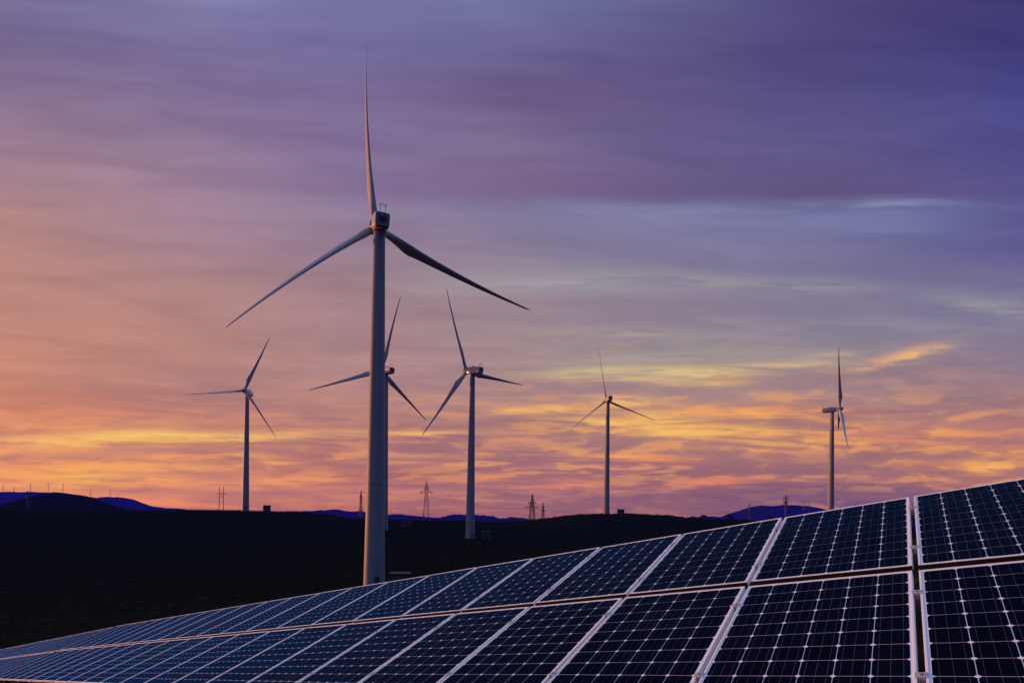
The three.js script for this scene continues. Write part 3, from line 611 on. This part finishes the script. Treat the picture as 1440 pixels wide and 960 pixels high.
const cableMetal = mat(0.10, 0.10, 0.105, 0.6, { metalness: 0.3 });
function cables(from, to, sag, label) {
  for (const i of [0, 1]) {
    const a = from[i], b = to[i], pts = []; for (let k = 0; k <= 16; k++) { const t = k / 16, p = a.clone().lerp(b, t); p.y -= sag * 4 * t * (1 - t); pts.push(p.sub(a)); }
    const m = shade(new THREE.Mesh(new THREE.TubeGeometry(new THREE.CatmullRomCurve3(pts), 32, 0.045, 5), cableMetal)); m.name = numbered('power_cable'); m.position.copy(a);
    m.userData = { label, category: 'cable', group: label }; scene.add(m);
  }
}
cables(pD, pA, 3.0, 'thin sagging cable from the slim pylon to the tall tapering pylon');
cables(pA, pB, 4.0, 'thin sagging cable from the tall tapering pylon to the squat pylon');
cables(pB, pF, 5.0, 'thin sagging cable from the squat pylon over the knoll');
cables(pB, pC, 6.0, 'thin sagging cable from the squat pylon to the faint smaller pylon');

function twinPole(x, z, top, spread, arm, turn, label) {
  const y = ground(x, z) - 0.4, h = top + EYE - y, t = thing('twin_pole', label, 'power pole', [x, y, z], 'twin-pole supports of the small power line'); t.rotation.y = turn;
  for (const s of [-1, 1]) part('pole', new THREE.CylinderGeometry(0.15, 0.22, h, 10).translate(s * spread / 2, h / 2, 0), timber, t);
  part('cross_beam', box(arm, 0.24, 0.2, 0, h * 0.74, 0.24), timber, t);
  part('brace', mergeGeometries([strut(V3(-spread / 2, h * 0.5, 0.15), V3(spread / 2, h * 0.7, 0.15), 0.08), strut(V3(spread / 2, h * 0.5, -0.15), V3(-spread / 2, h * 0.7, -0.15), 0.08)]), timber, t);
  for (const s of [-1, 0, 1]) part('insulator', new THREE.CylinderGeometry(0.12, 0.12, 0.9, 8).translate(s * arm * 0.46, h * 0.74 - 0.6, 0.24), glassBrown, t);
}
twinPole(-180.5, -338, 14.0, 2.4, 5.6, 0.1, 'twin-pole power support on the bare ridge beside a turbine');
twinPole(-362.0, -1150, -2.4, 4.4, 9.0, 0.2, 'tiny twin-pole support standing before the far blue hills');
twinPole(206.9, -383, 11.6, 3.9, 5.2, 0.2, 'twin-pole support against the right-hand hill next to a telecom mast');
{
  const x = 281.3, z = -560, y = ground(x, z) - 0.3, h = 22.4 + EYE - y, t = thing('telecom_mast', 'telecom mast with antenna panels clustered at its top and a thin whip', 'mast', [x, y, z]);
  const c = (f, k) => { const a = k * 2.0944, r = mix(1.5, 0.75, f); return V3(r * Math.cos(a), f * h, r * Math.sin(a)); };
  for (let k = 0; k < 3; k++) part('leg', strut(c(0, k), c(1, k), 0.3), pylonSteel, t);
  const br = []; for (let i = 0; i < 12; i++) for (let k = 0; k < 3; k++) { br.push(strut(c(i / 12, k), c((i + 1) / 12, (k + 1) % 3), 0.12), strut(c((i + 1) / 12, k), c((i + 1) / 12, (k + 1) % 3), 0.12)); }
  part('bracing', mergeGeometries(br), pylonSteel, t);
  for (const [f, r] of [[0.93, 2.3], [0.78, 2.0]]) {
    part('ring', new THREE.TorusGeometry(r, 0.1, 6, 24).rotateX(Math.PI / 2).translate(0, f * h, 0), pylonSteel, t);
    for (let k = 0; k < 6; k++) { const a = k * 1.047 + f; part('antenna', box(0.5, 3.4, 0.3, 0, 0, 0).rotateY(-a + Math.PI / 2).translate(r * Math.cos(a), f * h, r * Math.sin(a)), pylonSteel, t); }
  }
  part('whip', new THREE.CylinderGeometry(0.08, 0.14, 10, 8).translate(0, h + 4.8, 0), pylonSteel, t);
}
// ---------------------------------------------------------------- far wind turbines on the hill crest
{
  const farT = turbinePaint, spots = [[-5610, 78, 0.4], [-5489, 50, 1.3], [-5309, 86, 0.1], [-5113, 100, 0.9], [-4949, 98, 1.8], [-4643, 92, 0.6], [-4431, 88, 1.1], [-4345, 34, 0.2]];
  const wide = 11;
  spots.forEach(([x, h, ph], i) => {
    const y = EYE + crest(x) - 3, t = thing('distant_wind_turbine', `${ord[i]} of the tiny wind turbines counted inwards along the far hill crest`, 'wind turbine', [x, y, -6000], 'tiny wind turbines on the far hill crest');
    part('tower', new THREE.CylinderGeometry(wide * 0.16, wide * 0.24, h, 8).translate(0, h / 2, 0), farT, t);
    part('nacelle', box(3.4, 3.4, 9, 0, h, 1.5), farT, t);
    for (let k = 0; k < 3; k++) { const b = part('blade', new THREE.ConeGeometry(1.3, h * 0.42, 6).scale(1, 1, 0.4).translate(0, h * 0.21, 0), farT, t); b.position.set(0, h, -3.6); b.rotation.z = ph + k * 2.0944; }
  });
}
// ---------------------------------------------------------------- trees and scrub
const leaf = mat(0.04, 0.052, 0.026, 1, { specularIntensity: 0 }), bark = mat(0.07, 0.058, 0.045, 1, { specularIntensity: 0 });
function leafCloud(r, n, rx, ry, cy, size) {
  const pos = [], uv = [];
  const lobes = [...Array(9)].map(() => [(r() - 0.5) * rx * 1.1, cy + (r() - 0.5) * ry * 1.1, (r() - 0.5) * rx * 1.1, 0.28 + r() * 0.3]);
  for (let i = 0; i < n; i++) {
    const L = lobes[i % lobes.length], a = r() * 6.283, b = Math.acos(2 * r() - 1), q = Math.cbrt(0.25 + 0.75 * r()) * L[3];
    const c = V3(L[0] + q * rx * Math.sin(b) * Math.cos(a), L[1] + q * ry * Math.cos(b), L[2] + q * rx * Math.sin(b) * Math.sin(a));
    const e1 = V3(r() - 0.5, r() - 0.5, r() - 0.5).normalize().multiplyScalar(size * (0.6 + r() * 0.8)), e2 = V3(r() - 0.5, r() - 0.5, r() - 0.5).normalize().multiplyScalar(size * (0.5 + r() * 0.5));
    for (const p of [c.clone().sub(e1), c.clone().add(e2), c.clone().add(e1), c.clone().sub(e1), c.clone().add(e1), c.clone().sub(e2)]) { pos.push(p.x, p.y, p.z); uv.push(0, 0); }
  }
  const g = new THREE.BufferGeometry(); g.setAttribute('position', new THREE.Float32BufferAttribute(pos, 3)); g.setAttribute('uv', new THREE.Float32BufferAttribute(uv, 2)); g.computeVertexNormals(); return g;
}
function tree(x, z, top, w, seed, label) {
  const r = rng(seed), y = ground(x, z) - 0.1, h = Math.max(3, top + EYE - y), t = thing('tree', label, 'tree', [x, y, z], 'small dark trees on the skyline');
  const limbs = [new THREE.CylinderGeometry(0.012 * h, 0.03 * h, h * 0.6, 8).translate(0, h * 0.3, 0)];
  for (let i = 0; i < 7; i++) { const a = r() * 6.283, f = 0.25 + r() * 0.3; limbs.push(strut(V3(0, f * h, 0), V3(Math.cos(a) * w * 0.32, (f + 0.2 + r() * 0.15) * h, Math.sin(a) * w * 0.32), 0.012 * h)); }
  part('trunk', mergeGeometries(limbs.map((g) => { const k = g.index ? g.toNonIndexed() : g; return k; })), bark, t);
  part('crown', leafCloud(r, 700, w * 0.5, h * 0.36, h * 0.6, h * 0.045), leaf, t);
}
[[183.2, -520, 3.7, 8, 'rounded dark tree on the skyline, second of the pair before the hill'], [208.3, -520, 4.1, 7.5, 'tall dark tree on the skyline at the foot of the right-hand hill'],
  [129.0, -480, 2.1, 7.0, 'low dark tree at the end of the knoll'], [139.6, -480, 1.5, 6.0, 'second low tree beyond the end of the knoll'], [149.1, -480, 0.4, 7.5, 'third low tree beyond the end of the knoll'], [167.0, -500, 1.4, 8.0, 'fourth low tree, next to the rounded tree'],
  [214.9, -450, 3.6, 10, 'broad dark tree close behind the panel edge by the slim pylon'], [-456.5, -500, 0.8, 9.0, 'broad dark bush-like tree before the far left hill'], [-486, -520, -0.6, 7.0, 'small dark tree beside the broad one before the far left hill']]
  .forEach(([x, z, h, w, l], i) => tree(x, z, h, w, 900 + i, l));
{
  const r = rng(77), g = leafCloud(r, 40, 0.8, 0.5, 0.35, 0.16), n = 5200, m = new THREE.InstancedMesh(g, leaf, n), M = new THREE.Matrix4(), Q = new THREE.Quaternion();
  for (let i = 0; i < n; i++) {
    let x, z;
    if (i < 2600) { x = mix(-420, 260, r()); z = -mix(330, 420, r()); }
    else { const a = mix(-55, 60, r()) * DEG, d = 14 + 330 * Math.pow(r(), 0.8); x = d * Math.sin(a); z = -d * Math.cos(a); }
    // keep clear of the panel tables
    const s = -0.778 * x - 0.628 * z, c = 0.628 * x - 0.778 * z;
    if (s > -6 && s < 56 && Math.abs(c - 4.2) < 6) { z -= 14; x += 11; }
    const k = mix(0.35, 1.15, r() * r());
    Q.setFromAxisAngle(V3(0, 1, 0), r() * 6.283); M.compose(V3(x, ground(x, z) - 0.08, z), Q, V3(k * mix(0.9, 1.7, r()), k, k * mix(0.9, 1.5, r()))); m.setMatrixAt(i, M);
  }
  shade(m); m.name = 'heath_scrub'; m.userData = { kind: 'stuff', label: 'low dark scrub scattered over the heath', category: 'scrub' }; scene.add(m);
}
renderer.render(scene, camera);
